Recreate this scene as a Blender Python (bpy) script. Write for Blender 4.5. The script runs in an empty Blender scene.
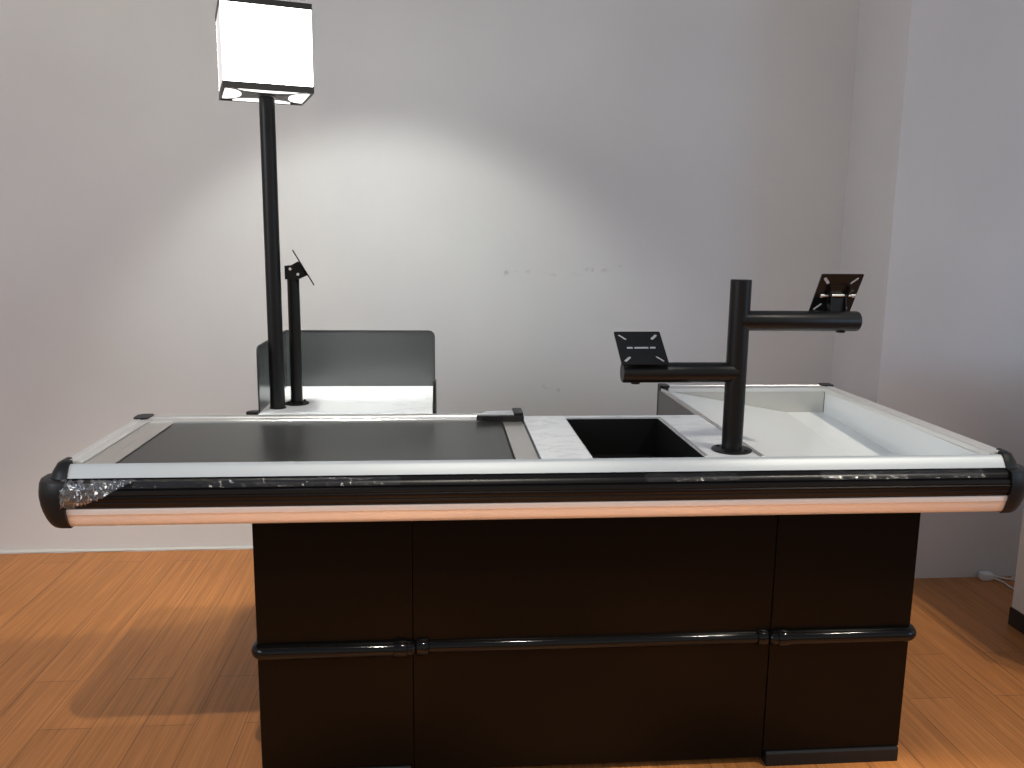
import bpy, bmesh, math, random
from mathutils import Vector, Matrix
random.seed(7)
S = bpy.context.scene
COL = S.collection
PI = math.pi

# ------------------------------------------------------------------ materials
def new_mat(name):
    m = bpy.data.materials.new(name); m.use_nodes = True
    nt = m.node_tree; b = nt.nodes['Principled BSDF']
    return m, nt, b

def simple(name, col, rough=.5, metal=0., spec=.5, bump=0., bscale=200., coat=0.):
    m, nt, b = new_mat(name)
    b.inputs['Base Color'].default_value = (*col, 1)
    b.inputs['Roughness'].default_value = rough
    b.inputs['Metallic'].default_value = metal
    b.inputs['Specular IOR Level'].default_value = spec
    b.inputs['Coat Weight'].default_value = coat
    if bump:
        tc = nt.nodes.new('ShaderNodeTexCoord'); n = nt.nodes.new('ShaderNodeTexNoise')
        n.inputs['Scale'].default_value = bscale; n.inputs['Detail'].default_value = 3
        bp = nt.nodes.new('ShaderNodeBump'); bp.inputs['Strength'].default_value = bump
        bp.inputs['Distance'].default_value = .002
        nt.links.new(tc.outputs['Object'], n.inputs['Vector'])
        nt.links.new(n.outputs['Fac'], bp.inputs['Height'])
        nt.links.new(bp.outputs['Normal'], b.inputs['Normal'])
    return m

def brushed(name, col, rough=.34, axis=0, metal=1.):
    m, nt, b = new_mat(name)
    b.inputs['Base Color'].default_value = (*col, 1); b.inputs['Metallic'].default_value = metal
    tc = nt.nodes.new('ShaderNodeTexCoord'); mp = nt.nodes.new('ShaderNodeMapping')
    sc = [260., 260., 260.]; sc[axis] = 2.5
    mp.inputs['Scale'].default_value = sc
    n = nt.nodes.new('ShaderNodeTexNoise'); n.inputs['Scale'].default_value = 1.; n.inputs['Detail'].default_value = 2
    r = nt.nodes.new('ShaderNodeMapRange')
    r.inputs['To Min'].default_value = rough - .07; r.inputs['To Max'].default_value = rough + .09
    nt.links.new(tc.outputs['Object'], mp.inputs['Vector']); nt.links.new(mp.outputs['Vector'], n.inputs['Vector'])
    nt.links.new(n.outputs['Fac'], r.inputs['Value']); nt.links.new(r.outputs['Result'], b.inputs['Roughness'])
    return m

def marble(name):
    m, nt, b = new_mat(name)
    tc = nt.nodes.new('ShaderNodeTexCoord')
    mp = nt.nodes.new('ShaderNodeMapping'); mp.inputs['Scale'].default_value = (3., 6.5, 5.)
    mp.inputs['Rotation'].default_value = (0, 0, .35)
    n = nt.nodes.new('ShaderNodeTexNoise'); n.inputs['Scale'].default_value = 1.1; n.inputs['Detail'].default_value = 7
    n.inputs['Roughness'].default_value = .6; n.inputs['Distortion'].default_value = .8
    ab = nt.nodes.new('ShaderNodeMath'); ab.operation = 'SUBTRACT'; ab.inputs[1].default_value = .5
    ab2 = nt.nodes.new('ShaderNodeMath'); ab2.operation = 'ABSOLUTE'
    cr = nt.nodes.new('ShaderNodeValToRGB')
    cr.color_ramp.elements[0].position = 0.; cr.color_ramp.elements[0].color = (.70, .72, .74, 1)
    cr.color_ramp.elements[1].position = .035; cr.color_ramp.elements[1].color = (.82, .845, .85, 1)
    L = nt.links
    L.new(tc.outputs['Object'], mp.inputs['Vector']); L.new(mp.outputs['Vector'], n.inputs['Vector'])
    L.new(n.outputs['Fac'], ab.inputs[0]); L.new(ab.outputs[0], ab2.inputs[0]); L.new(ab2.outputs[0], cr.inputs['Fac'])
    L.new(cr.outputs['Color'], b.inputs['Base Color'])
    b.inputs['Roughness'].default_value = .22
    return m

def wall_mat():
    m, nt, b = new_mat('plaster wall'); L = nt.links
    tc = nt.nodes.new('ShaderNodeTexCoord')
    n = nt.nodes.new('ShaderNodeTexNoise'); n.inputs['Scale'].default_value = 1.6; n.inputs['Detail'].default_value = 5
    cr = nt.nodes.new('ShaderNodeValToRGB')
    cr.color_ramp.elements[0].position = .3; cr.color_ramp.elements[0].color = (.60, .578, .572, 1)
    cr.color_ramp.elements[1].position = .7; cr.color_ramp.elements[1].color = (.645, .625, .615, 1)
    L.new(tc.outputs['Object'], n.inputs['Vector']); L.new(n.outputs['Fac'], cr.inputs['Fac'])
    last = cr.outputs['Color']
    # scuff marks that sit on the back wall
    n2 = nt.nodes.new('ShaderNodeTexNoise'); n2.inputs['Scale'].default_value = 26.; n2.inputs['Detail'].default_value = 4
    L.new(tc.outputs['Object'], n2.inputs['Vector'])
    for (x, z, sx, sz, k) in ((1.083, 1.262, .034, .014, .9), (1.105, 1.228, .026, .024, 1.), (1.20, 1.225, .07, .009, .6),
                              (1.37, 1.212, .08, .013, .8), (1.50, 1.235, .07, .014, .8), (1.60, 1.25, .02, .008, .8),
                              (1.30, .725, .03, .022, .8), (1.345, .705, .012, .012, .6), (1.86, 1.5, .008, .008, .9)):
        mp = nt.nodes.new('ShaderNodeMapping')
        mp.inputs['Location'].default_value = (-x / sx, 0, -z / sz); mp.inputs['Scale'].default_value = (1 / sx, .0, 1 / sz)
        ln = nt.nodes.new('ShaderNodeVectorMath'); ln.operation = 'LENGTH'
        mr = nt.nodes.new('ShaderNodeMapRange'); mr.inputs['From Min'].default_value = 1.; mr.inputs['From Max'].default_value = .2
        mr.inputs['To Max'].default_value = k
        mu = nt.nodes.new('ShaderNodeMath'); mu.operation = 'MULTIPLY'
        m3 = nt.nodes.new('ShaderNodeMapRange'); m3.inputs['From Min'].default_value = .5; m3.inputs['From Max'].default_value = .62
        mx = nt.nodes.new('ShaderNodeMixRGB'); mx.inputs['Color2'].default_value = (.36, .34, .34, 1)
        L.new(tc.outputs['Object'], mp.inputs['Vector']); L.new(mp.outputs['Vector'], ln.inputs[0])
        L.new(ln.outputs['Value'], mr.inputs['Value']); L.new(n2.outputs['Fac'], m3.inputs['Value'])
        L.new(mr.outputs['Result'], mu.inputs[0]); L.new(m3.outputs['Result'], mu.inputs[1])
        L.new(mu.outputs[0], mx.inputs['Fac']); L.new(last, mx.inputs['Color1']); last = mx.outputs['Color']
    L.new(last, b.inputs['Base Color'])
    b.inputs['Roughness'].default_value = .75; b.inputs['Specular IOR Level'].default_value = .25
    bp = nt.nodes.new('ShaderNodeBump'); bp.inputs['Strength'].default_value = .08; bp.inputs['Distance'].default_value = .003
    n3 = nt.nodes.new('ShaderNodeTexNoise'); n3.inputs['Scale'].default_value = 90.
    L.new(tc.outputs['Object'], n3.inputs['Vector']); L.new(n3.outputs['Fac'], bp.inputs['Height']); L.new(bp.outputs['Normal'], b.inputs['Normal'])
    return m

def floor_mat():
    m, nt, b = new_mat('bamboo plank floor'); L = nt.links
    tc = nt.nodes.new('ShaderNodeTexCoord')
    mp = nt.nodes.new('ShaderNodeMapping'); mp.inputs['Rotation'].default_value = (0, 0, PI / 2)
    mp.inputs['Location'].default_value = (.635, .005, 0)
    br = nt.nodes.new('ShaderNodeTexBrick'); br.offset = .788; br.offset_frequency = 2
    br.inputs['Scale'].default_value = 1.; br.inputs['Brick Width'].default_value = 1.25; br.inputs['Row Height'].default_value = .14
    br.inputs['Mortar Size'].default_value = .0011; br.inputs['Mortar Smooth'].default_value = .3
    br.inputs['Color1'].default_value = (.41, .166, .050, 1); br.inputs['Color2'].default_value = (.475, .193, .060, 1)
    br.inputs['Mortar'].default_value = (.12, .05, .02, 1)
    mp2 = nt.nodes.new('ShaderNodeMapping'); mp2.inputs['Scale'].default_value = (150., 3.5, 1.)
    n = nt.nodes.new('ShaderNodeTexNoise'); n.inputs['Scale'].default_value = 1.; n.inputs['Detail'].default_value = 3
    cr = nt.nodes.new('ShaderNodeValToRGB')
    cr.color_ramp.elements[0].position = .30; cr.color_ramp.elements[0].color = (.80, .75, .70, 1)
    cr.color_ramp.elements[1].position = .62; cr.color_ramp.elements[1].color = (1.08, 1.06, 1.02, 1)
    mp3 = nt.nodes.new('ShaderNodeMapping'); mp3.inputs['Scale'].default_value = (45., 1.2, 1.)
    n3 = nt.nodes.new('ShaderNodeTexNoise'); n3.inputs['Scale'].default_value = 1.; n3.inputs['Detail'].default_value = 2
    cr3 = nt.nodes.new('ShaderNodeValToRGB')
    cr3.color_ramp.elements[0].position = .3; cr3.color_ramp.elements[0].color = (.84, .82, .80, 1)
    cr3.color_ramp.elements[1].position = .7; cr3.color_ramp.elements[1].color = (1.08, 1.08, 1.08, 1)
    mul = nt.nodes.new('ShaderNodeMixRGB'); mul.blend_type = 'MULTIPLY'; mul.inputs['Fac'].default_value = 1
    mul2 = nt.nodes.new('ShaderNodeMixRGB'); mul2.blend_type = 'MULTIPLY'; mul2.inputs['Fac'].default_value = 1
    L.new(tc.outputs['Object'], mp.inputs['Vector']); L.new(mp.outputs['Vector'], br.inputs['Vector'])
    L.new(tc.outputs['Object'], mp2.inputs['Vector']); L.new(mp2.outputs['Vector'], n.inputs['Vector']); L.new(n.outputs['Fac'], cr.inputs['Fac'])
    L.new(tc.outputs['Object'], mp3.inputs['Vector']); L.new(mp3.outputs['Vector'], n3.inputs['Vector']); L.new(n3.outputs['Fac'], cr3.inputs['Fac'])
    L.new(br.outputs['Color'], mul.inputs['Color1']); L.new(cr.outputs['Color'], mul.inputs['Color2'])
    L.new(mul.outputs['Color'], mul2.inputs['Color1']); L.new(cr3.outputs['Color'], mul2.inputs['Color2'])
    L.new(mul2.outputs['Color'], b.inputs['Base Color'])
    b.inputs['Roughness'].default_value = .42; b.inputs['Specular IOR Level'].default_value = .35
    bp = nt.nodes.new('ShaderNodeBump'); bp.inputs['Strength'].default_value = .25; bp.inputs['Distance'].default_value = .001
    inv = nt.nodes.new('ShaderNodeMath'); inv.operation = 'SUBTRACT'; inv.inputs[0].default_value = 1.
    L.new(br.outputs['Fac'], inv.inputs[1]); L.new(inv.outputs[0], bp.inputs['Height']); L.new(bp.outputs['Normal'], b.inputs['Normal'])
    return m

def emit(name, col, s):
    m, nt, b = new_mat(name)
    b.inputs['Base Color'].default_value = (.85, .85, .85, 1)
    b.inputs['Emission Color'].default_value = (*col, 1); b.inputs['Emission Strength'].default_value = s
    return m

def film_mat(name='clear plastic film', lo=.012, hi=.18, df_=.006):
    m, nt, b = new_mat(name); L = nt.links
    tr = nt.nodes.new('ShaderNodeBsdfTransparent'); gl = nt.nodes.new('ShaderNodeBsdfGlossy')
    gl.inputs['Roughness'].default_value = .12; gl.inputs['Color'].default_value = (.95, .95, .95, 1)
    df = nt.nodes.new('ShaderNodeBsdfDiffuse'); df.inputs['Color'].default_value = (.8, .8, .8, 1)
    mx = nt.nodes.new('ShaderNodeMixShader'); mx2 = nt.nodes.new('ShaderNodeMixShader')
    lw = nt.nodes.new('ShaderNodeLayerWeight'); lw.inputs['Blend'].default_value = .25
    mr = nt.nodes.new('ShaderNodeMapRange'); mr.inputs['To Min'].default_value = lo; mr.inputs['To Max'].default_value = hi
    L.new(lw.outputs['Facing'], mr.inputs['Value']); L.new(mr.outputs['Result'], mx.inputs['Fac'])
    L.new(tr.outputs[0], mx.inputs[1]); L.new(gl.outputs[0], mx.inputs[2])
    mx2.inputs['Fac'].default_value = df_
    L.new(mx.outputs[0], mx2.inputs[1]); L.new(df.outputs[0], mx2.inputs[2])
    L.new(mx2.outputs[0], nt.nodes['Material Output'].inputs['Surface'])
    tc = nt.nodes.new('ShaderNodeTexCoord'); n = nt.nodes.new('ShaderNodeTexNoise')
    n.inputs['Scale'].default_value = 60.; n.inputs['Detail'].default_value = 4
    bp = nt.nodes.new('ShaderNodeBump'); bp.inputs['Strength'].default_value = .5; bp.inputs['Distance'].default_value = .004
    L.new(tc.outputs['Object'], n.inputs['Vector']); L.new(n.outputs['Fac'], bp.inputs['Height']); L.new(bp.outputs['Normal'], gl.inputs['Normal'])
    return m

M = dict(
    wall=wall_mat(), floor=floor_mat(), marble=marble('white marble laminate'), film=film_mat(), crumple=film_mat('crumpled clear film', .11, .6, .03),
    panel=simple('dark brown black panel', (.0034, .0020, .0012), .34, 0, .11),
    panel_edge=simple('black panel edging', (.008, .008, .008), .35),
    rail=simple('glossy black rail', (.004, .004, .004), .09, 0, .22),
    bumper=simple('black ribbed bumper', (.006, .005, .005), .28, 0, .18),
    cap=simple('black plastic cap', (.009, .009, .0095), .38, 0, .25),
    powder=simple('black powder coat', (.006, .006, .006), .36, 0, .3),
    alu=brushed('satin aluminium', (.80, .80, .78), .36, 0, .9),
    alu_y=brushed('satin aluminium across', (.84, .83, .80), .38, 1, .6),
    pale=simple('pale anodised rim', (.49, .52, .535), .46, .25, .4),
    plate=brushed('steel plate', (.66, .64, .60), .30, 1, .85),
    steel=simple('bright steel', (.82, .82, .80), .22, 1.),
    trim=brushed('lower aluminium trim', (.86, .84, .82), .42, 0, .45),
    belt=simple('grey black rubber belt', (.024, .0245, .024), .30, 0, .5, .06, 900.),
    greypanel=simple('grey side panel', (.13, .125, .12), .4),
    guard=simple('dark grey guard panel', (.048, .051, .053), .2, 0, .75),
    well=simple('black bin plastic', (.004, .004, .004), .55, 0, .25), traywhite=simple('plain white tray laminate', (.85, .875, .865), .2, 0, .5),
    glow=emit('lit white acrylic', (1., 1., .94), 12.),
    glowunder=emit('lit downlight lens', (1., .99, .95), 1.5),
    glowside=emit('dimmer lit acrylic', (1., .95, .93), .42),
    boxframe=simple('dark grey box frame', (.035, .035, .033), .45),
    white=simple('white laminate cabinet', (.66, .65, .63), .45),
    whiteplastic=simple('white plastic', (.72, .71, .69), .4),
    kick=simple('dark kick plinth', (.015, .012, .011), .5),
    skirting=simple('grey white skirting', (.50, .49, .48), .6),
)

# ------------------------------------------------------------------ mesh helpers
def obj(name, bm, mat, parent=None, smooth=False, kind=None):
    me = bpy.data.meshes.new(name)
    bmesh.ops.recalc_face_normals(bm, faces=bm.faces)
    bm.to_mesh(me); bm.free()
    o = bpy.data.objects.new(name, me); COL.objects.link(o)
    me.materials.append(mat)
    if smooth:
        for p in me.polygons: p.use_smooth = True
        try: me.set_sharp_from_angle(angle=math.radians(38))
        except Exception: pass
    if parent is not None:
        o.parent = parent
        if parent.type == 'MESH':
            o.matrix_parent_inverse = Matrix.Identity(4)
        else:
            o.matrix_parent_inverse = parent.matrix_basis.inverted()
    if kind: o['kind'] = kind
    return o

def thing(name, loc, label, cat, group=None):
    e = bpy.data.objects.new(name, None); COL.objects.link(e)
    e.empty_display_size = .1; e.location = loc
    e['label'] = label; e['category'] = cat
    if group: e['group'] = group
    return e

def box(bm, x0, x1, y0, y1, z0, z1, bev=0., seg=2, mat=None):
    vs = [bm.verts.new((x, y, z)) for x in (x0, x1) for y in (y0, y1) for z in (z0, z1)]
    q = [(0, 1, 3, 2), (4, 6, 7, 5), (0, 4, 5, 1), (2, 3, 7, 6), (0, 2, 6, 4), (1, 5, 7, 3)]
    fs = [bm.faces.new([vs[i] for i in f]) for f in q]
    if bev:
        es = list({e for f in fs for e in f.edges})
        r = bmesh.ops.bevel(bm, geom=es, offset=bev, segments=seg, affect='EDGES', profile=.5)
        vs = list({v for f in r['faces'] for v in f.verts} | {v for v in vs if v.is_valid})
    if mat is not None:
        for v in vs: v.co = mat @ v.co
    return vs

def boxm(x0, x1, y0, y1, z0, z1, bev=0., seg=2, mat=None):
    bm = bmesh.new(); box(bm, x0, x1, y0, y1, z0, z1, bev, seg, mat); return bm

def prism(bm, pts, axis, a, b):
    """polygon of 2-D pts extruded along axis from a to b"""
    def P(p, t):
        return {'x': (t, p[0], p[1]), 'y': (p[0], t, p[1]), 'z': (p[0], p[1], t)}[axis]
    A = [bm.verts.new(P(p, a)) for p in pts]; B = [bm.verts.new(P(p, b)) for p in pts]
    n = len(pts)
    bm.faces.new(A); bm.faces.new(B[::-1])
    for i in range(n): bm.faces.new((A[i], A[(i + 1) % n], B[(i + 1) % n], B[i]))

def tube(bm, path, r, n=20, cap=True, squash=None):
    path = [Vector(p) for p in path]; rings = []
    up = Vector((0, 0, 1))
    for i, p in enumerate(path):
        d = (path[min(i + 1, len(path) - 1)] - path[max(i - 1, 0)]).normalized()
        a = d.cross(up)
        if a.length < .05: a = d.cross(Vector((1, 0, 0)))
        a.normalize(); b = a.cross(d).normalized()
        rr = r[i] if isinstance(r, (list, tuple)) else r
        rings.append([bm.verts.new(p + (a * math.cos(t) + b * math.sin(t)) * rr) for t in [2 * PI * k / n for k in range(n)]])
    for A, B in zip(rings, rings[1:]):
        for k in range(n): bm.faces.new((A[k], A[(k + 1) % n], B[(k + 1) % n], B[k]))
    if cap: bm.faces.new(rings[0][::-1]); bm.faces.new(rings[-1])

def lathe(bm, prof, c, n=32):
    rings = []
    for r, z in prof:
        rings.append([bm.verts.new((c[0] + r * math.cos(2 * PI * k / n), c[1] + r * math.sin(2 * PI * k / n), c[2] + z)) for k in range(n)])
    for A, B in zip(rings, rings[1:]):
        for k in range(n): bm.faces.new((A[k], A[(k + 1) % n], B[(k + 1) % n], B[k]))
    bm.faces.new(rings[0][::-1]); bm.faces.new(rings[-1])

# --- counter edge sweep: profile of (outward offset, z); path around the counter
XL, XR, YF = .005, 2.195, .020
def edge_pt(o, z, where, t):
    if where == 'front': return (t, YF - o, z)
    if where == 'left': return (XL - o, t, z)
    if where == 'right': return (XR + o, t, z)
    if where == 'cl': a = PI + t * PI / 2; return (XL + o * math.cos(a), YF + o * math.sin(a), z)      # t 0 left .. 1 front
    if where == 'cr': a = 1.5 * PI + t * PI / 2; return (XR + o * math.cos(a), YF + o * math.sin(a), z)
def sweep(prof, where, ts):
    bm = bmesh.new(); rings = [[bm.verts.new(edge_pt(o, z, where, t)) for o, z in prof] for t in ts]
    n = len(prof)
    for A, B in zip(rings, rings[1:]):
        for k in range(n): bm.faces.new((A[k], A[(k + 1) % n], B[(k + 1) % n], B[k]))
    bm.faces.new(rings[0]); bm.faces.new(rings[-1][::-1])
    return bm

# ------------------------------------------------------------------ the setting
bm = bmesh.new(); box(bm, -9, 9, -14, 2.2, -.1, 0)
obj('floor', bm, M['floor'], kind='structure')
bm = bmesh.new(); box(bm, -9, 2.62, 1.75, 1.95, 0, 5.4)
obj('wall_back', bm, M['wall'], kind='structure')
bm = bmesh.new(); prism(bm, [(2.548, 1.26), (9, 1.26), (9, 1.95), (2.594, 1.95), (2.590, 1.75)], 'z', 0, 5.4)
obj('wall_right', bm, M['wall'], kind='structure')
bm = bmesh.new()
N = 140
prof = [(0, 0), (-.012, 0), (-.012, .006), (-.006, .010), (0, .012)]
rings = []
for i in range(N + 1):
    x = -9 + 11.58 * i / N
    rings.append([bm.verts.new((x, 1.75 + a + (0 if a == 0 else random.uniform(-.0015, .0015)), z * (1 + random.uniform(-.12, .12)))) for a, z in prof])
for A, B in zip(rings, rings[1:]):
    for k in range(len(prof)): bm.faces.new((A[k], A[(k + 1) % 5], B[(k + 1) % 5], B[k]))
obj('baseboard_back', bm, M['skirting'], kind='structure')

# ------------------------------------------------------------------ the checkout counter
CO = thing('checkout_counter', (1.2, .3, 0), 'long black checkout counter with a grey conveyor belt, marble worktop and sloping bagging tray', 'counter')
C_ = lambda n, b, m, s=False, p=CO: obj(n, b, M[m], p, s)

# body
def panel(x0, x1, y, z0, z1):
    return boxm(x0, x1, y, y + .018, z0, z1, .0015, 2)
for x0, x1, y, z0 in ((.383, .7597, .084, .04), (.7601, 1.6713, .087, .020), (1.6717, 2.044, .084, .04)):
    C_('front_panel', panel(x0, x1, y, z0, .705), 'panel')
for x in (.735, 1.647): C_('seam_light_block', boxm(x, x + .05, .1105, .116, .03, .705), 'panel')  # hidden strips added to block light leaking through the panel seams
C_('side_panel', boxm(.383, .401, .1025, .46, .04, .705, .002), 'panel')
C_('side_panel', boxm(2.026, 2.044, .1025, .93, .04, .705, .002), 'panel')
bm = bmesh.new(); box(bm, .4015, 1.60, .442, .46, .04, .705); box(bm, 1.60, 2.0255, .912, .93, .04, .705); box(bm, 1.582, 1.60, .46, .93, .04, .705)
C_('back_panel', bm, 'panel')
for x0, x1 in ((.392, .752), (1.679, 2.040)):
    bm = bmesh.new()
    prism(bm, [(.076, 0), (.076, .034), (.080, .0395), (.44, .0395), (.44, 0)], 'x', x0, x1)
    C_('plinth', bm, 'cap')
bm = bmesh.new(); prism(bm, [(.0, .06), (2.2, .06), (2.2, .97), (1.61, .97), (1.61, .5), (0, .5)], 'z', .7055, .7155)
C_('deck', bm, 'panel')

# bump rails (three lengths, gaps with end collars between them)
ZR = .3605
def rail_path_left():
    p = [(.385, .42, ZR), (.385, .12, ZR)]
    for k in range(1, 8):
        a = PI + k * PI / 2 / 8; p.append((.405 + .020 * math.cos(a), .100 + .020 * math.sin(a), ZR))
    return p + [(.41, .080, ZR), (.755, .080, ZR)]
def dome_tube(bm, path, r, n=20):
    path = [Vector(p) for p in path]; out = []; rs = []
    d0 = (path[0] - path[1]).normalized(); d1 = (path[-1] - path[-2]).normalized()
    for k in range(5):
        t = k / 5 * PI / 2; out.append(path[0] + d0 * r * math.cos(t) * .8); rs.append(max(.0008, r * math.sin(t)))
    for p in path: out.append(p); rs.append(r)
    for k in range(1, 6):
        t = k / 5 * PI / 2; out.append(path[-1] + d1 * r * math.sin(t) * .8); rs.append(max(.0008, r * math.cos(t)))
    tube(bm, out, rs, n)
RR = .0195
def collar(x0, x1, y):
    bm = bmesh.new(); r = RR + .0022
    prof = [(x0, r - .003), (x0 + .002, r), (x0 + .012, r + .0012), (x1 - .012, r + .0012), (x1 - .002, r), (x1, r - .003)]
    tube(bm, [(x, y, ZR) for x, _ in prof], [q for _, q in prof], 22); return bm
bm = bmesh.new(); dome_tube(bm, rail_path_left(), RR)
ra = C_('bump_rail', bm, 'rail', True); obj('rail_collar', collar(.712, .748, .080), M['rail'], ra, True)
bm = bmesh.new(); dome_tube(bm, [(.770, .088, ZR), (1.66, .088, ZR)], RR * .88)
ra = C_('bump_rail', bm, 'rail', True)
obj('rail_collar', collar(.768, .800, .088), M['rail'], ra, True); obj('rail_collar', collar(1.634, 1.662, .088), M['rail'], ra, True)
bm = bmesh.new(); dome_tube(bm, [(2.432 - x, y, z) for x, y, z in rail_path_left()], RR)
ra = C_('bump_rail', bm, 'rail', True); obj('rail_collar', collar(1.684, 1.72, .080), M['rail'], ra, True)

# edge profiles
RIM = [(.008, .846), (.0085, .8560), (.012, .8578), (.016, .8565), (.021, .8520), (.030, .8385), (.0345, .8305), (.028, .8285), (.014, .846)]
SIDE_RIM = [(-.030, .846), (-.030, .8575), (-.026, .8610), (-.012, .8610), (-.010, .8595), (-.006, .8625), (.010, .8610), (.019, .856), (.030, .8385), (.0345, .8305), (.028, .8285), (.010, .846)]
BUMP = [(.010, .8275), (.034, .8275), (.0440, .8245), (.0500, .8190), (.0535, .8110), (.0520, .8085), (.0575, .8065), (.0595, .7990), (.0578, .7955), (.0605, .7930), (.0600, .7845),
        (.0578, .7820), (.0592, .7795), (.0560, .7715), (.0500, .7665), (.010, .7665)]
TRIM = [(.006, .7655), (.0515, .7655), (.0520, .7600), (.0508, .7520), (.0490, .7505), (.0470, .7430), (.0420, .7300), (.0360, .7220), (.0280, .7190), (-.03, .7190), (-.03, .7225), (.006, .7265)]
YB = {'left': .470, 'right': .955}
C_('top_rim', sweep(RIM, 'front', [.0045 + 2.191 * k / 40 for k in range(41)]), 'pale', True)
C_('top_rim', sweep(SIDE_RIM, 'left', [.020, .5]), 'alu_y', True)
C_('top_rim', sweep(SIDE_RIM, 'right', [.020, .965]), 'alu_y', True)
C_('bumper', sweep(BUMP, 'front', [.012, 2.188]), 'bumper', True)
C_('bumper', sweep(BUMP, 'left', [.030, .49]), 'bumper', True)
C_('bumper', sweep(BUMP, 'right', [.030, .965]), 'bumper', True)
C_('lower_trim', sweep(TRIM, 'front', [.012, 2.188]), 'trim', True)
C_('lower_trim', sweep(TRIM, 'left', [.030, .49]), 'trim', True)
C_('lower_trim', sweep(TRIM, 'right', [.030, .965]), 'trim', True)
# corner caps: an upper and a lower shell of black plastic
def grow(prof, d): return [(o + d, z) for o, z in prof]
CAPU = [(0.0005, .850), (0.0005, .8635), (.010, .8650), (.021, .8595), (.033, .840), (.0375, .8285), (.0005, .8285)]
CAPL = [(0.0005, .8275), (.0500, .8275), (.0570, .8255), (.0605, .8180), (.0630, .8000), (.0635, .7880), (.0615, .7700), (.0580, .7540), (.0520, .7370), (.0450, .7240), (.0400, .7185), (.0340, .7165), (0.0005, .7165)]
for w in ('cl', 'cr'):
    bm = bmesh.new()
    ts = [k / 12 for k in range(13)]
    for prof in (CAPU, CAPL):
        n = len(prof)
        rings = [[bm.verts.new(edge_pt(o, z, w, t)) for o, z in prof] for t in ts]
        # short straight runs along the front and the side
        f = lambda sh, i: [bm.verts.new(Vector(edge_pt(o, z, w, ts[i])) + Vector(sh)) for o, z in prof]
        if w == 'cl': rings = [f((0, .022, 0), 0)] + rings + [f((.0095, 0, 0), -1)]
        else: rings = [f((-.0095, 0, 0), 0)] + rings + [f((0, .022, 0), -1)]
        for A, B in zip(rings, rings[1:]):
            for k in range(n): bm.faces.new((A[k], A[(k + 1) % n], B[(k + 1) % n], B[k]))
        bm.faces.new(rings[0]); bm.faces.new(rings[-1][::-1])
    C_('corner_cap', bm, 'cap', True)

# back rims and small rear corner caps
def rail_prof(y0, y1, x0, x1):
    bm = bmesh.new()
    prism(bm, [(y0, .845), (y0, .8575), (y0 + .006, .8605), (y0 + .03, .8605), (y0 + .032, .859), (y0 + .034, .8620), (y1 - .004, .8620), (y1, .856), (y1, .72), (y1 - .012, .72), (y1 - .012, .845)], 'x', x0, x1)
    return bm
C_('top_rim', rail_prof(.443, .512, .031, 1.062), 'alu')
C_('top_rim', rail_prof(.935, .990, 1.600, 2.190), 'alu')
for (x0, x1, y0, y1) in ((-.010, .030, .455, .514), (1.588, 1.620, .935, .994), (2.172, 2.214, .945, .994)):
    bm = bmesh.new(); pr = [(x0 + .012, y0), (x1 - .006, y0), (x1, y0 + .008), (x1, y1 - .004), (x1 - .004, y1), (x0 + .012, y1), (x0, y1 - .012), (x0, y0 + .012)]
    prism(bm, pr, 'z', .720, .8655); C_('corner_cap', bm, 'cap')

# conveyor
C_('end_plate', boxm(.0365, .1035, .0125, .441, .838, .8545, .001), 'plate')
C_('end_plate', boxm(1.0035, 1.058, .0125, .441, .838, .8545, .001), 'plate')
bm = bmesh.new()
pb = [(.1042, .83)]
for k in range(7): a = PI - k * PI / 12; pb.append((.1112 + .007 * math.cos(a), .846 + .007 * math.sin(a)))
for k in range(7): a = PI / 2 - k * PI / 12; pb.append((.9958 + .007 * math.cos(a), .846 + .007 * math.sin(a)))
pb.append((1.0028, .83))
prism(bm, pb, 'y', .0125, .440)
C_('conveyor_belt', bm, 'belt', True)
# sensor arm on the back rim at the end of the belt
bm = bmesh.new()
prism(bm, [(.930, .4375), (.945, .430), (.975, .4265), (1.062, .4265), (1.062, .4420), (.930, .4420)], 'z', .856, .8705)
prism(bm, [(1.036, .4425), (1.062, .4425), (1.062, .516), (1.036, .516)], 'z', .8625, .8760)
C_('belt_sensor', bm, 'cap')
bm = bmesh.new(); prism(bm, [(.935, .4430), (1.0355, .4430), (1.0355, .500), (.960, .490)], 'z', .8622, .8725)
C_('sensor_cover', bm, 'pale')

# worktop with the opening
def frame_slab(X0, X1, Y0, Y1, hx0, hx1, hy0, hy1, z0, z1):
    bm = bmesh.new(); V = {}
    xs = [X0, hx0, hx1, X1]; ys = [Y0, hy0, hy1, Y1]
    for i in range(4):
        for j in range(4):
            for k, z in ((0, z0), (1, z1)): V[i, j, k] = bm.verts.new((xs[i], ys[j], z))
    for i in range(3):
        for j in range(3):
            if (i, j) == (1, 1): continue
            bm.faces.new((V[i, j, 1], V[i + 1, j, 1], V[i + 1, j + 1, 1], V[i, j + 1, 1]))
            bm.faces.new((V[i, j, 0], V[i, j + 1, 0], V[i + 1, j + 1, 0], V[i + 1, j, 0]))
    def side(a, b): bm.faces.new((V[(*a, 0)], V[(*b, 0)], V[(*b, 1)], V[(*a, 1)]))
    for i in range(3):
        side((i, 0), (i + 1, 0)); side((i + 1, 3), (i, 3)); side((0, i + 1), (0, i)); side((3, i), (3, i + 1))
    side((1, 1), (1, 2)); side((1, 2), (2, 2)); side((2, 2), (2, 1)); side((2, 1), (1, 1))
    return bm
C_('worktop', frame_slab(1.0635, 1.5835, .010, .492, 1.184, 1.452, .012, .452, .836, .8570), 'marble')
bm = bmesh.new(); box(bm, 1.0635, 1.5835, .474, .490, .718, .8355); C_('worktop_apron', bm, 'greypanel')
bm = bmesh.new()
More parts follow.
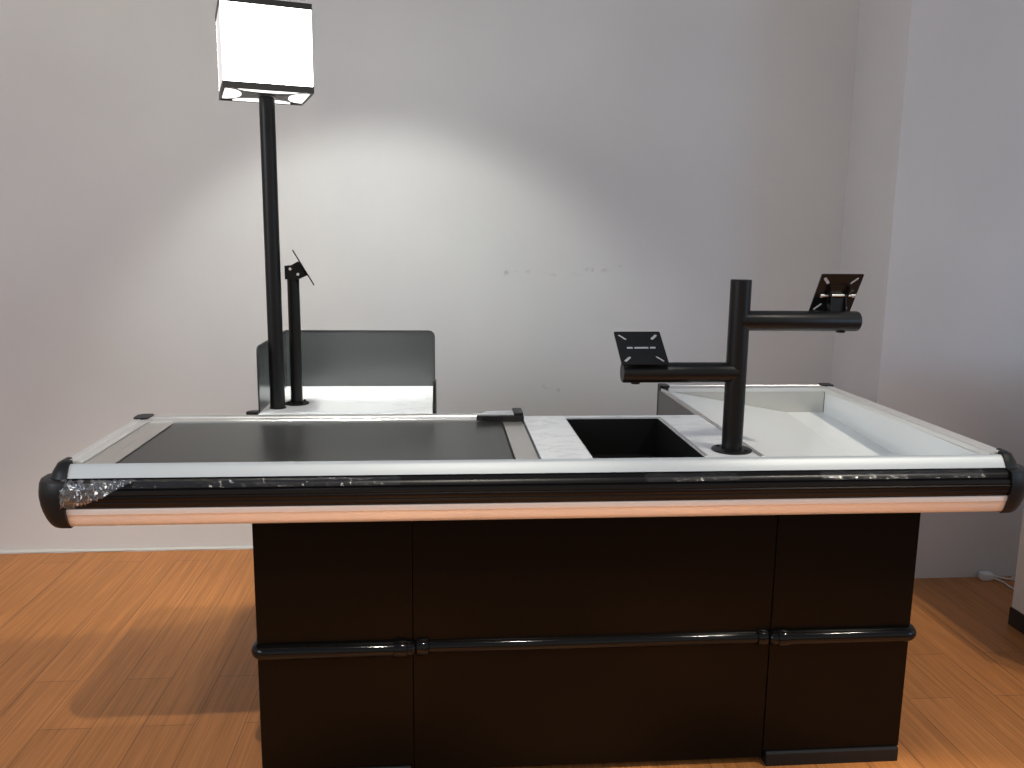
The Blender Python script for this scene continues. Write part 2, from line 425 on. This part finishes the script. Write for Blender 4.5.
W0, W1, Y0, Y1, ZB = 1.187, 1.449, .015, .449, .745
for q in (((W0 - .004, Y0 - .002), (W0, Y1 + .002)), ((W1, Y0 - .002), (W1 + .004, Y1 + .002))):
    box(bm, q[0][0], q[1][0], q[0][1], q[1][1], ZB, .8560)
box(bm, W0, W1, Y1, Y1 + .004, ZB, .8560); box(bm, W0, W1, Y0 - .004, Y0, ZB, .8560)
box(bm, W0 - .004, W1 + .004, Y0 - .004, Y1 + .004, ZB - .006, ZB)
wl = C_('sunken_bin', bm, 'well')
bm = bmesh.new(); box(bm, 1.205, 1.431, .033, .431, ZB + .0005, ZB + .012, .003); obj('bin_liner', bm, M['cap'], wl)
bm = bmesh.new(); box(bm, 1.4535, 1.4620, .020, .460, .8572, .8588); box(bm, 1.184, 1.462, .453, .4595, .8572, .8582)
C_('opening_trim', bm, 'steel')

# bagging tray: ramp down from the worktop, sloping floor, wall along the right, steel back
def zf(y): return .718 + .0535 * y
def ruled(a0, a1, b0, b1, th, n=12):
    bm = bmesh.new(); A = []; B = []
    for k in range(n + 1):
        t = k / n
        p = Vector(a0).lerp(Vector(a1), t); q = Vector(b0).lerp(Vector(b1), t)
        A.append([bm.verts.new(p), bm.verts.new(q)]); B.append([bm.verts.new(p - Vector((0, 0, th))), bm.verts.new(q - Vector((0, 0, th)))])
    for k in range(n):
        bm.faces.new((A[k][0], A[k][1], A[k + 1][1], A[k + 1][0])); bm.faces.new((B[k][0], B[k + 1][0], B[k + 1][1], B[k][1]))
        bm.faces.new((A[k][0], A[k + 1][0], B[k + 1][0], B[k][0])); bm.faces.new((A[k][1], B[k][1], B[k + 1][1], A[k + 1][1]))
    bm.faces.new((A[0][0], B[0][0], B[0][1], A[0][1])); bm.faces.new((A[n][0], A[n][1], B[n][1], B[n][0]))
    return bm
YT0, YT1 = .022, .938
XC0, XC1 = 2.020, 2.042           # crease between ramp and floor, front and back
C_('tray_ramp', ruled((1.598, YT0, .8545), (1.598, YT1, .8505), (XC0, YT0, zf(YT0) + .002), (XC1, YT1, zf(YT1) + .002), .004), 'traywhite', True)
C_('tray_floor', ruled((XC0, YT0, zf(YT0) + .002), (XC1, YT1, zf(YT1) + .002), (2.160, YT0, zf(YT0) + .002), (2.177, YT1, zf(YT1) + .002), .004), 'traywhite', True)
bm = bmesh.new(); prism(bm, [(2.160, YT0), (2.177, YT1), (2.192, YT1), (2.192, YT0)], 'z', .7165, .8455); C_('tray_side', bm, 'traywhite')
C_('tray_back', boxm(1.602, 2.176, .940, .948, .7165, .8450), 'plate')
bm = bmesh.new(); box(bm, 1.5870, 1.5965, .012, .934, .8480, .8592, .001); C_('tray_edging', bm, 'steel')
C_('tray_outer_panel', boxm(1.586, 1.5965, .492, .954, .7165, .8475, .001), 'greypanel')

# clear wrapping film left on the bumper (crumpled at the left end)
def taper(prof, w):
    out = []
    for k in range(len(prof)):
        t = k * w; a = min(int(t), len(prof) - 2); q = t - a
        out.append((prof[a][0] * (1 - q) + prof[a + 1][0] * q, prof[a][1] * (1 - q) + prof[a + 1][1] * q))
    return out
def film(x0, x1, n, amp0, prof, off, fade=False):
    bm = bmesh.new(); rings = []
    for i in range(n + 1):
        amp = amp0 * (1.15 - i / n) if fade else amp0
        x = x0 + (x1 - x0) * i / n
        rings.append([bm.verts.new((x + random.uniform(-1, 1) * amp * .8, YF - (o + off + random.uniform(0, amp)), z + random.uniform(-1, 1) * amp * .6)) for o, z in (taper(prof, 1 - .92 * (i / n) ** 1.5) if fade else prof)])
    for A, B in zip(rings, rings[1:]):
        for k in range(len(prof) - 1): bm.faces.new((A[k], A[k + 1], B[k + 1], B[k]))
    return bm
FP = [(.036, .8275), (.044, .8245), (.051, .820), (.056, .8135), (.0595, .8060), (.0615, .798), (.0625, .7905), (.0618, .783), (.060, .776), (.056, .7690)]
wr = obj('plastic_wrap', film(.010, .160, 60, .0060, FP, .0010, True), M['crumple'], CO)
wr['label'] = 'crumpled clear film over the left end of the bumper'
for x0, x1 in ((.16, .74), (1.30, 1.52), (1.72, 2.12)): obj('plastic_wrap', film(x0, x1, int((x1 - x0) * 130), .0016, FP[:4], .0010), M['film'], CO)
# scraps of protective film along the end of the belt
bm = bmesh.new()
for k in range(14):
    y = .06 + k * .028; x = 1.0605 + random.uniform(0, .004); w = random.uniform(.004, .013); h = random.uniform(.001, .006)
    a = bm.verts.new((x, y, .8585)); b_ = bm.verts.new((x, y + .024, .8585)); c = bm.verts.new((x + w, y + .014 + random.uniform(-.008, .008), .8585 + h))
    d = bm.verts.new((x + w * .4, y + .012, .8590 + h * .4))
    bm.faces.new((a, d, c)); bm.faces.new((d, b_, c)); bm.faces.new((a, b_, d))
C_('film_scrap', bm, 'film')

# ------------------------------------------------------------------ rear cabinet with raised guard
RC = thing('cash_cabinet', (.56, .77, 0), 'dark cabinet with white top and raised grey guard panels behind the conveyor belt', 'cabinet')
R_ = lambda n, b, m, s=False, p=RC: obj(n, b, M[m], p, s)
def rounded(pts_r, seg=6):
    out = []; n = len(pts_r)
    for i, (x, y, r) in enumerate(pts_r):
        if r == 0: out.append((x, y)); continue
        p = Vector((x, y)); a = (Vector(pts_r[i - 1][:2]) - p).normalized(); b = (Vector(pts_r[(i + 1) % n][:2]) - p).normalized()
        for k in range(seg + 1):
            t = k / seg; q0 = p + a * r; q1 = p + b * r
            out.append(tuple((1 - t) ** 2 * q0 + 2 * t * (1 - t) * p + t * t * q1))
    return out
bm = bmesh.new(); box(bm, .3145, .8055, .535, .973, .06, .8435, .002); R_('carcass', bm, 'panel')
R_('cabinet_plinth', boxm(.33, .79, .56, .955, 0, .0595), 'kick')
R_('cabinet_top', boxm(.3145, .8065, .5165, .9725, .8440, .8620, .001), 'marble')
bm = bmesh.new(); prism(bm, rounded([(.3145, .06, 0), (.808, .06, 0), (.808, 1.050, .022), (.3145, 1.050, 0)]), 'y', .973, .985); R_('guard_back', bm, 'guard')
bm = bmesh.new(); prism(bm, rounded([(.545, .06, 0), (.985, .06, 0), (.985, 1.050, 0), (.545, 1.050, .022)]), 'x', .3095, .314); R_('guard_side', bm, 'guard')
bm = bmesh.new(); prism(bm, rounded([(.535, .06, 0), (.9725, .06, 0), (.9725, .885, 0), (.535, .955, .010)]), 'x', .8075, .8155); R_('guard_lip', bm, 'panel_edge')
# black edging strips round the guard
bm = bmesh.new()
ed = rounded([(.8085, .86, 0), (.8085, 1.0505, .0225), (.3140, 1.0505, 0)], 6)
tube(bm, [(x, .9725, z) for x, z in [(.8085, .86)] + rounded([(.8085, .86, 0), (.8085, 1.0505, .0225), (.3140, 1.0505, 0)])[1:-1] + [(.3140, 1.0505)]], .0022, 8)
tube(bm, [(.3120, .545, .87), (.3120, .545, 1.026), (.3120, .552, 1.043), (.3120, .566, 1.0500), (.3145, .9725, 1.0505)], .0022, 8)
R_('guard_edging', bm, 'panel_edge', True)
bm = bmesh.new(); prism(bm, rounded([(.276, .5165, .012), (.309, .5165, 0), (.309, .5445, 0), (.290, .5445, .012)]), 'z', .8450, .8680); R_('corner_cap', bm, 'cap', True)

# ------------------------------------------------------------------ light box on its pole
PX, PY = .353, .603
LP = thing('light_box_pole', (PX, PY, .8622), 'lit white cube light box on a tall black pole above the cabinet', 'lamp')
L_ = lambda n, b, m, s=False, p=LP: obj(n, b, M[m], p, s)
bm = bmesh.new(); tube(bm, [(PX, PY, .866), (PX, PY, 1.3), (PX, PY, 1.7375)], .0213, 28); L_('pole', bm, 'powder', True)
bm = bmesh.new(); lathe(bm, [(.0235, 0), (.0245, .002), (.0225, .0035), (.0216, .004)], (PX, PY, .8622)); L_('base_flange', bm, 'powder', True)
BS, BH, BZ = .233, .2265, 1.738
TH = .289
TM = Matrix.Translation((PX - .004, PY, BZ)) @ Matrix.Rotation(TH, 4, 'Z')
h = BS / 2
bm = bmesh.new()                                       # dark frame: bands at the top and bottom
for z0, z1 in ((0., .0170), (BH - .0150, BH)):
    for (a, b_, c, d) in ((-h, h, -h, -h + .006), (-h, h, h - .006, h), (-h, -h + .006, -h + .006, h - .006), (h - .006, h, -h + .006, h - .006)):
        box(bm, a, b_, c, d, z0, z1, 0, 2, TM)
for sx in (-1, 1):
    for sy in (-1, 1):
        cx, cy = sx * (h - .0065), sy * (h - .0065); box(bm, cx - .0015, cx + .0015, cy - .0015, cy + .0015, .002, BH - .002, 0, 2, TM)
fr = L_('light_box', bm, 'boxframe')
g = h - .0022
for (a, b_, c, d) in ((-g, g, -g, -g + .003), (-g, g, g - .003, g), (-g, -g + .003, -g + .0035, g - .0035), (g - .003, g, -g + .0035, g - .0035)):
    bm = bmesh.new(); box(bm, a, b_, c, d, .0172, BH - .0152, 0, 2, TM); obj('light_panel', bm, M['glow' if c < -.1 and b_ > .1 or d > .1 and a < -.1 and c > 0 else 'glowside'], fr)
bm = bmesh.new(); box(bm, -h + .007, h - .007, -h + .007, h - .007, BH - .008, BH - .003, 0, 2, TM); obj('top_plate', bm, M['boxframe'], fr)
# bottom plate: dark star between four lit round lenses
bm = bmesh.new(); box(bm, -h + .0065, h - .0065, -h + .0065, h - .0065, .004, .008, 0, 2, TM); obj('bottom_plate', bm, M['boxframe'], fr)
for q in range(4):                                     # a lit half-round lens along each side, dark cross between them
    bm = bmesh.new(); TQ = TM @ Matrix.Rotation(q * PI / 2, 4, 'Z'); pts = []
    for k in range(25):
        a = PI * k / 24; pts.append((.080 * math.cos(a), -(h - .0075) + .046 * math.sin(a)))
    A = [bm.verts.new(TQ @ Vector((x, y, .0038))) for x, y in pts]; B = [bm.verts.new(TQ @ Vector((x, y, .0012))) for x, y in pts]
    bm.faces.new(A); bm.faces.new(B[::-1])
    for k in range(25): bm.faces.new((A[k], A[(k + 1) % 25], B[(k + 1) % 25], B[k]))
    obj('downlight', bm, M['glowunder'], fr, True)

# ------------------------------------------------------------------ card terminal stand
KX, KY = .3985, .664
KS = thing('card_terminal_stand', (KX, KY, .8622), 'short black stand with a tilted mounting plate beside the light box pole', 'stand')
K_ = lambda n, b, m, s=False, p=KS: obj(n, b, M[m], p, s)
bm = bmesh.new(); lathe(bm, [(.034, 0), (.0355, .002), (.0355, .004), (.030, .006), (.0195, .007)], (KX, KY, .8622)); fl = K_('base_flange', bm, 'powder', True)
for k in range(4):
    a = PI / 4 + k * PI / 2; bm = bmesh.new()
    lathe(bm, [(.0042, 0), (.0042, .003), (.0025, .0042)], (KX + .0275 * math.cos(a), KY + .0275 * math.sin(a), .8684), 8); obj('bolt', bm, M['powder'], fl)
bm = bmesh.new(); tube(bm, [(KX, KY, .867), (KX, KY, 1.2355)], .0175, 24); K_('pole', bm, 'powder', True)
bm = bmesh.new()                                       # clevis bracket
for yy in (-.019, .016):
    prism(bm, [(KX - .0205, 1.2355), (KX + .014, 1.2355), (KX + .040, 1.2470), (KX + .0175, 1.2880), (KX - .003, 1.2760), (KX - .0205, 1.2750)], 'y', KY + yy, KY + yy + .003)
prism(bm, [(KX - .0205, 1.2355), (KX - .0175, 1.2355), (KX - .0175, 1.2750), (KX - .0205, 1.2750)], 'y', KY - .0159, KY + .0159)
br = K_('bracket', bm, 'powder')
for (x, z) in ((KX - .004, 1.2660), (KX + .018, 1.2510)):
    bm = bmesh.new(); tube(bm, [(x, KY - .0235, z), (x, KY - .0192, z)], .0042, 14); obj('bolt', bm, M['steel'], br, True)

def slotted_plate(w, hgt, th, slot, name):
    """square mounting plate in local XZ, thickness along Y, with four diagonal slots cut through"""
    bm = bmesh.new(); prism(bm, rounded([(-w / 2, -hgt / 2, .003), (w / 2, -hgt / 2, .003), (w / 2, hgt / 2, .003), (-w / 2, hgt / 2, .003)], 3), 'y', -th / 2, th / 2)
    me = bpy.data.meshes.new(name); bmesh.ops.recalc_face_normals(bm, faces=bm.faces); bm.to_mesh(me); bm.free()
    cut = bmesh.new(); L, r = slot
    for sx in (-1, 1):
        for sz in (-1, 1):
            c = Vector((sx * (w / 2 - .018), sz * (hgt / 2 - .018))); a = math.atan2(sz, sx); ca, sa = math.cos(a), math.sin(a); pts = []
            for k in range(7): t = -PI / 2 + PI * k / 6; pts.append((L / 2 + r * math.cos(t), r * math.sin(t)))
            for k in range(7): t = PI / 2 + PI * k / 6; pts.append((-L / 2 + r * math.cos(t), r * math.sin(t)))
            prism(cut, [(c.x + x * ca - y * sa, c.y + x * sa + y * ca) for x, y in pts], 'y', -.02, .02)
    mc = bpy.data.meshes.new('cut'); bmesh.ops.recalc_face_normals(cut, faces=cut.faces); cut.to_mesh(mc); cut.free()
    oa = bpy.data.objects.new('tmp_a', me); ob = bpy.data.objects.new('tmp_b', mc); COL.objects.link(oa); COL.objects.link(ob)
    md = oa.modifiers.new('b', 'BOOLEAN'); md.operation = 'DIFFERENCE'; md.object = ob; md.solver = 'EXACT'
    dg = bpy.context.evaluated_depsgraph_get(); out = bmesh.new(); out.from_mesh(oa.evaluated_get(dg).to_mesh())
    bpy.data.objects.remove(oa); bpy.data.objects.remove(ob)
    return out
bm = slotted_plate(.104, .116, .003, (.014, .0028), 'plate')
# plate edge-on to the front: its width runs along Y, its height runs down to the right
ang = math.atan2(33, 19)
Mx = Matrix.Translation((KX + .0300, KY, 1.2705)) @ Matrix.Rotation(.165, 4, 'Z') @ Matrix.Rotation(-(PI / 2 - ang), 4, 'Y') @ Matrix.Rotation(PI / 2, 4, 'Z')
bmesh.ops.transform(bm, matrix=Mx, verts=bm.verts)
pl = K_('mounting_plate', bm, 'powder')

# ------------------------------------------------------------------ monitor pole with two arms
QX, QY = 1.5375, .0755
MP = thing('monitor_pole', (QX, QY, .8572), 'thick black post with two side arms and slotted screen plates standing on the marble worktop', 'monitor mount')
P_ = lambda n, b, m, s=False, p=MP: obj(n, b, M[m], p, s)
bm = bmesh.new(); lathe(bm, [(.0475, 0), (.0485, .001), (.0485, .0035), (.047, .0045), (.026, .005)], (QX, QY, .8572), 40); fl = P_('base_flange', bm, 'powder', True)
for k in range(4):
    a = PI / 4 + k * PI / 2; bm = bmesh.new()
    lathe(bm, [(.005, 0), (.005, .002), (.0025, .0032)], (QX + .037 * math.cos(a), QY + .037 * math.sin(a), .8617), 10); obj('bolt', bm, M['powder'], fl)
bm = bmesh.new(); tube(bm, [(QX, QY, .8622), (QX, QY, 1.05), (QX, QY, 1.2695), (QX, QY, 1.2710)], [.0248, .0248, .0248, .0236], 32); P_('post', bm, 'powder', True)
def arm(x0, x1, z):
    bm = bmesh.new(); s = 1 if x1 > x0 else -1
    tube(bm, [(x0, QY - .002, z), (x0 + s * .01, QY - .002, z), (x1 - s * .003, QY - .002, z), (x1, QY - .002, z)], [.0243, .0243, .0243, .0222], 30)
    return P_('arm', bm, 'powder', True)
aL = arm(QX, 1.259, 1.050); aR = arm(QX, 1.830, 1.174)
def arm_knob(x, z, par):
    bm = bmesh.new(); tube(bm, [(x, QY, z - .0215), (x, QY, z - .0275)], [.012, .0105], 18); obj('arm_bolt', bm, M['powder'], par, True)
arm_knob(1.293, 1.050, aL); arm_knob(1.790, 1.174, aR)

def vesa(cx, cy, cz, yaw, tilt, front, zarm, wd):
    """slotted plate turned by yaw and leaning by tilt (positive: top away), hinge pin at its middle, bracket down to the arm"""
    T = Matrix.Translation((cx, cy, cz)) @ Matrix.Rotation(yaw, 4, 'Z') @ Matrix.Rotation(-tilt, 4, 'X')
    bm = slotted_plate(wd, .108, .0028, (.017, .0036), 'plate')
    bmesh.ops.transform(bm, matrix=T, verts=bm.verts)
    pl = P_('screen_plate', bm, 'powder')
    s = -1 if front else 1                             # side of the plate that carries the hinge
    T2 = Matrix.Translation((cx, cy, cz)) @ Matrix.Rotation(yaw, 4, 'Z')
    off = T.to_3x3() @ Vector((0, s * (.0085 if front else .002), 0))
    pin = bmesh.new(); a = Matrix.Translation(off) @ T
    for x0, x1, r in ((-.046, -.036, .0044), (-.036, -.027, .003), (-.027, .027, .0046), (.027, .036, .003), (.036, .046, .0044)) if front else ((-.035, .035, .0046),):
        tube(pin, [a @ Vector((x0, 0, 0)), a @ Vector((x1, 0, 0))], r, 12)
    ho = obj('hinge_pin', pin, M['steel'], pl, True)
    hb = bmesh.new()                                   # hinge ears on the plate
    for x0, x1 in ((-.026, -.023), (.023, .026)):
        box(hb, x0, x1, min(s * .0015, s * .015), max(s * .0015, s * .015), -.010, .024, .001, 1, T)
    box(hb, -.023, .023, min(s * .0015, s * .0035), max(s * .0015, s * .0035), -.012, .026, 0, 1, T)
    obj('hinge_leaf', hb, M['powder'], pl)
    p0 = Vector((cx, cy, cz)) + off
    bk = bmesh.new()                                   # bracket from the pin to the arm
    za = zarm + .015
    for sx in (-.0205, .0175):
        q = [(0, .0075), (.006, .004), (.008, -.010), (.012, za - p0.z), (-.012, za - p0.z), (-.008, -.010), (-.006, .004)]
        R = Matrix.Translation((p0.x, p0.y, p0.z)) @ Matrix.Rotation(yaw, 4, 'Z')
        A = [bk.verts.new(R @ Vector((sx, y, z))) for y, z in q]; B = [bk.verts.new(R @ Vector((sx + .003, y, z))) for y, z in q]
        bk.faces.new(A); bk.faces.new(B[::-1])
        for k in range(len(q)): bk.faces.new((A[k], A[(k + 1) % len(q)], B[(k + 1) % len(q)], B[k]))
    box(bk, -.0174, .0174, -.003, .003, za - p0.z + .003, -.006, 0, 1, Matrix.Translation((p0.x, p0.y, p0.z)) @ Matrix.Rotation(yaw, 4, 'Z'))
    box(bk, -.0175, .0175, -.011, .011, za - p0.z - .001, za - p0.z + .003, 0, 1, Matrix.Translation((p0.x, p0.y, p0.z)) @ Matrix.Rotation(yaw, 4, 'Z'))
    P_('bracket', bk, 'powder')
    return T
vesa(1.3045, QY + .006, 1.1075, .05, .90, False, 1.050, .114)
vesa(1.777, QY + .012, 1.2385, .10, -.48, True, 1.174, .109)

# ------------------------------------------------------------------ white cabinet at the right edge, power adapter
WC = thing('white_cabinet', (3.25, .47, 0), 'white cabinet on a dark plinth standing at the right edge near the wall', 'cabinet')
obj('carcass', boxm(2.890, 3.60, .10, .836, .0655, .90, .003), M['white'], WC)
obj('cabinet_plinth', boxm(2.886, 3.60, .105, .838, 0, .065), M['kick'], WC)
obj('cabinet_top', boxm(2.882, 3.605, .092, .842, .9005, .925, .004), M['white'], WC)
AD = thing('power_adapter', (3.078, 1.232, 0), 'small white power adapter with a looped white cable on the floor by the wall', 'power adapter')
obj('adapter_body', boxm(3.040, 3.086, 1.214, 1.250, .0005, .032, .005, 3), M['whiteplastic'], AD, True)
def smooth_path(P, n=10):
    P = [Vector(p) for p in P]; out = []
    for i in range(len(P) - 1):
        p0, p1, p2, p3 = P[max(i - 1, 0)], P[i], P[i + 1], P[min(i + 2, len(P) - 1)]
        for k in range(n):
            t = k / n
            out.append(.5 * ((2 * p1) + (p2 - p0) * t + (2 * p0 - 5 * p1 + 4 * p2 - p3) * t * t + (3 * p1 - p0 - 3 * p2 + p3) * t ** 3))
    return out + [P[-1]]
for pth in ([(3.086, 1.232, .018), (3.125, 1.225, .010), (3.17, 1.215, .0045), (3.22, 1.195, .0045), (3.30, 1.14, .0045), (3.5, 1.05, .0045)],
            [(3.086, 1.225, .012), (3.112, 1.19, .0055), (3.11, 1.14, .0045), (3.13, 1.09, .0045), (3.18, 1.055, .0045), (3.25, 1.035, .0045), (3.38, 1.08, .0045), (3.42, 1.17, .0045), (3.34, 1.225, .0045), (3.18, 1.236, .0045)]):
    bm = bmesh.new(); tube(bm, smooth_path(pth), .0035, 10); obj('cable', bm, M['whiteplastic'], AD, True)

# ------------------------------------------------------------------ lights
def spot(name, loc, to, energy, col, size, blend, radius):
    l = bpy.data.lights.new(name, 'SPOT'); l.energy = energy; l.color = col; l.spot_size = size; l.spot_blend = blend; l.shadow_soft_size = radius
    o = bpy.data.objects.new(name, l); COL.objects.link(o); o.location = loc
    o.rotation_euler = (Vector(to) - Vector(loc)).to_track_quat('-Z', 'Y').to_euler(); return o
def area(name, loc, to, energy, col, sx, sy):
    l = bpy.data.lights.new(name, 'AREA'); l.shape = 'RECTANGLE'; l.size = sx; l.size_y = sy; l.energy = energy; l.color = col
    o = bpy.data.objects.new(name, l); COL.objects.link(o); o.location = loc
    o.rotation_euler = (Vector(to) - Vector(loc)).to_track_quat('-Z', 'Y').to_euler(); return o
# spotlight under the light box, tilted to the wall
az, el = .12, -.72
P0 = Vector((.455, .672, 1.728))
spot('box_spot', P0, P0 + Vector((math.cos(el) * math.sin(az), math.cos(el) * math.cos(az), math.sin(el))), 29, (.95, 1., .92), 2 * .89, .45, .04)
# a second lamp in the box shining down on the cabinet top
spot('box_spot', (.455, .70, 1.733), (.52, .70, .86), 22, (1., .99, .94), 1.15, .45, .025)
# ceiling spot close to the back wall
spot('wall_spot', (-.62, 1.40, 5.0), (-.62, 2.50, 0), 235, (1., .90, .5), .64, .12, .03)
# ceiling spots in front of the counter
spot('ceiling_spot', (1.05, -2.75, 5.2), (.0, .2, .0), 570, (1., .93, .80), .56, .5, .05)
for x, y in ((4.05, -2.15), (3.78, -2.32)): spot('ceiling_spot', (x, y, 5.2), (2.35, .2, .0), 350, (1., .92, .78), .48, .5, .04)
# track spots that light the floor along the front of the counter
for x in (.25, 1.15, 2.05): spot('track_spot', (x, -1.9, 3.6), (x, -.62, 0), 1000, (1., .86, .58), .36, .6, .05)
# added fill lamps, out of view: soft from the front left, bluish from the right
area('soft_fill', (-3.2, -2.7, 2.5), (1.6, 1.4, 1.0), 66, (.82, .88, 1.), 2.2, 1.6)
wl0 = area('cool_fill', (5.6, -2.4, 1.5), (3.3, 1.26, 1.15), 13, (.34, .60, 1.), 1.4, 1.2); wl0.data.spread = 2.2

# the unbuilt rest of the showroom as a plain sky: brighter towards the horizon than overhead
w = bpy.data.worlds.new('room'); S.world = w; w.use_nodes = True
HORIZON = (.56, .545, .51); ZENITH = (.22, .255, .34)
wn = w.node_tree.nodes; wl_ = w.node_tree.links
tcw = wn.new('ShaderNodeTexCoord'); sp = wn.new('ShaderNodeSeparateXYZ'); mrw = wn.new('ShaderNodeMapRange'); mxw = wn.new('ShaderNodeMixRGB')
mrw.interpolation_type = 'SMOOTHSTEP'; mrw.inputs['From Min'].default_value = .25; mrw.inputs['From Max'].default_value = .75
mxw.inputs['Color1'].default_value = (*HORIZON, 1); mxw.inputs['Color2'].default_value = (*ZENITH, 1)
wl_.new(tcw.outputs['Generated'], sp.inputs[0]); wl_.new(sp.outputs['Z'], mrw.inputs['Value']); wl_.new(mrw.outputs['Result'], mxw.inputs['Fac'])
wl_.new(mxw.outputs['Color'], wn['Background'].inputs['Color']); wn['Background'].inputs['Strength'].default_value = 1.

# ------------------------------------------------------------------ camera
r = Vector((0.99645373, -0.0833318, 0.01165198)); u = Vector((0.00267297, 0.16975885, 0.98548201)); f = Vector((0.08410002, 0.98195608, -0.16937958))
cam = bpy.data.cameras.new('camera'); co = bpy.data.objects.new('camera', cam); COL.objects.link(co)
cam.sensor_width = 36; cam.lens = 839.337 / 1024 * 36; cam.clip_start = .02
co.matrix_world = Matrix(((r.x, u.x, -f.x, .831317), (r.y, u.y, -f.y, -1.865410), (r.z, u.z, -f.z, 1.357386), (0, 0, 0, 1)))
S.camera = co
vs = S.view_settings
vs.view_transform = 'Standard'; vs.look = 'None'; vs.exposure = 0.; vs.gamma = 1.; vs.use_curve_mapping = False
S.cycles.use_denoising = True
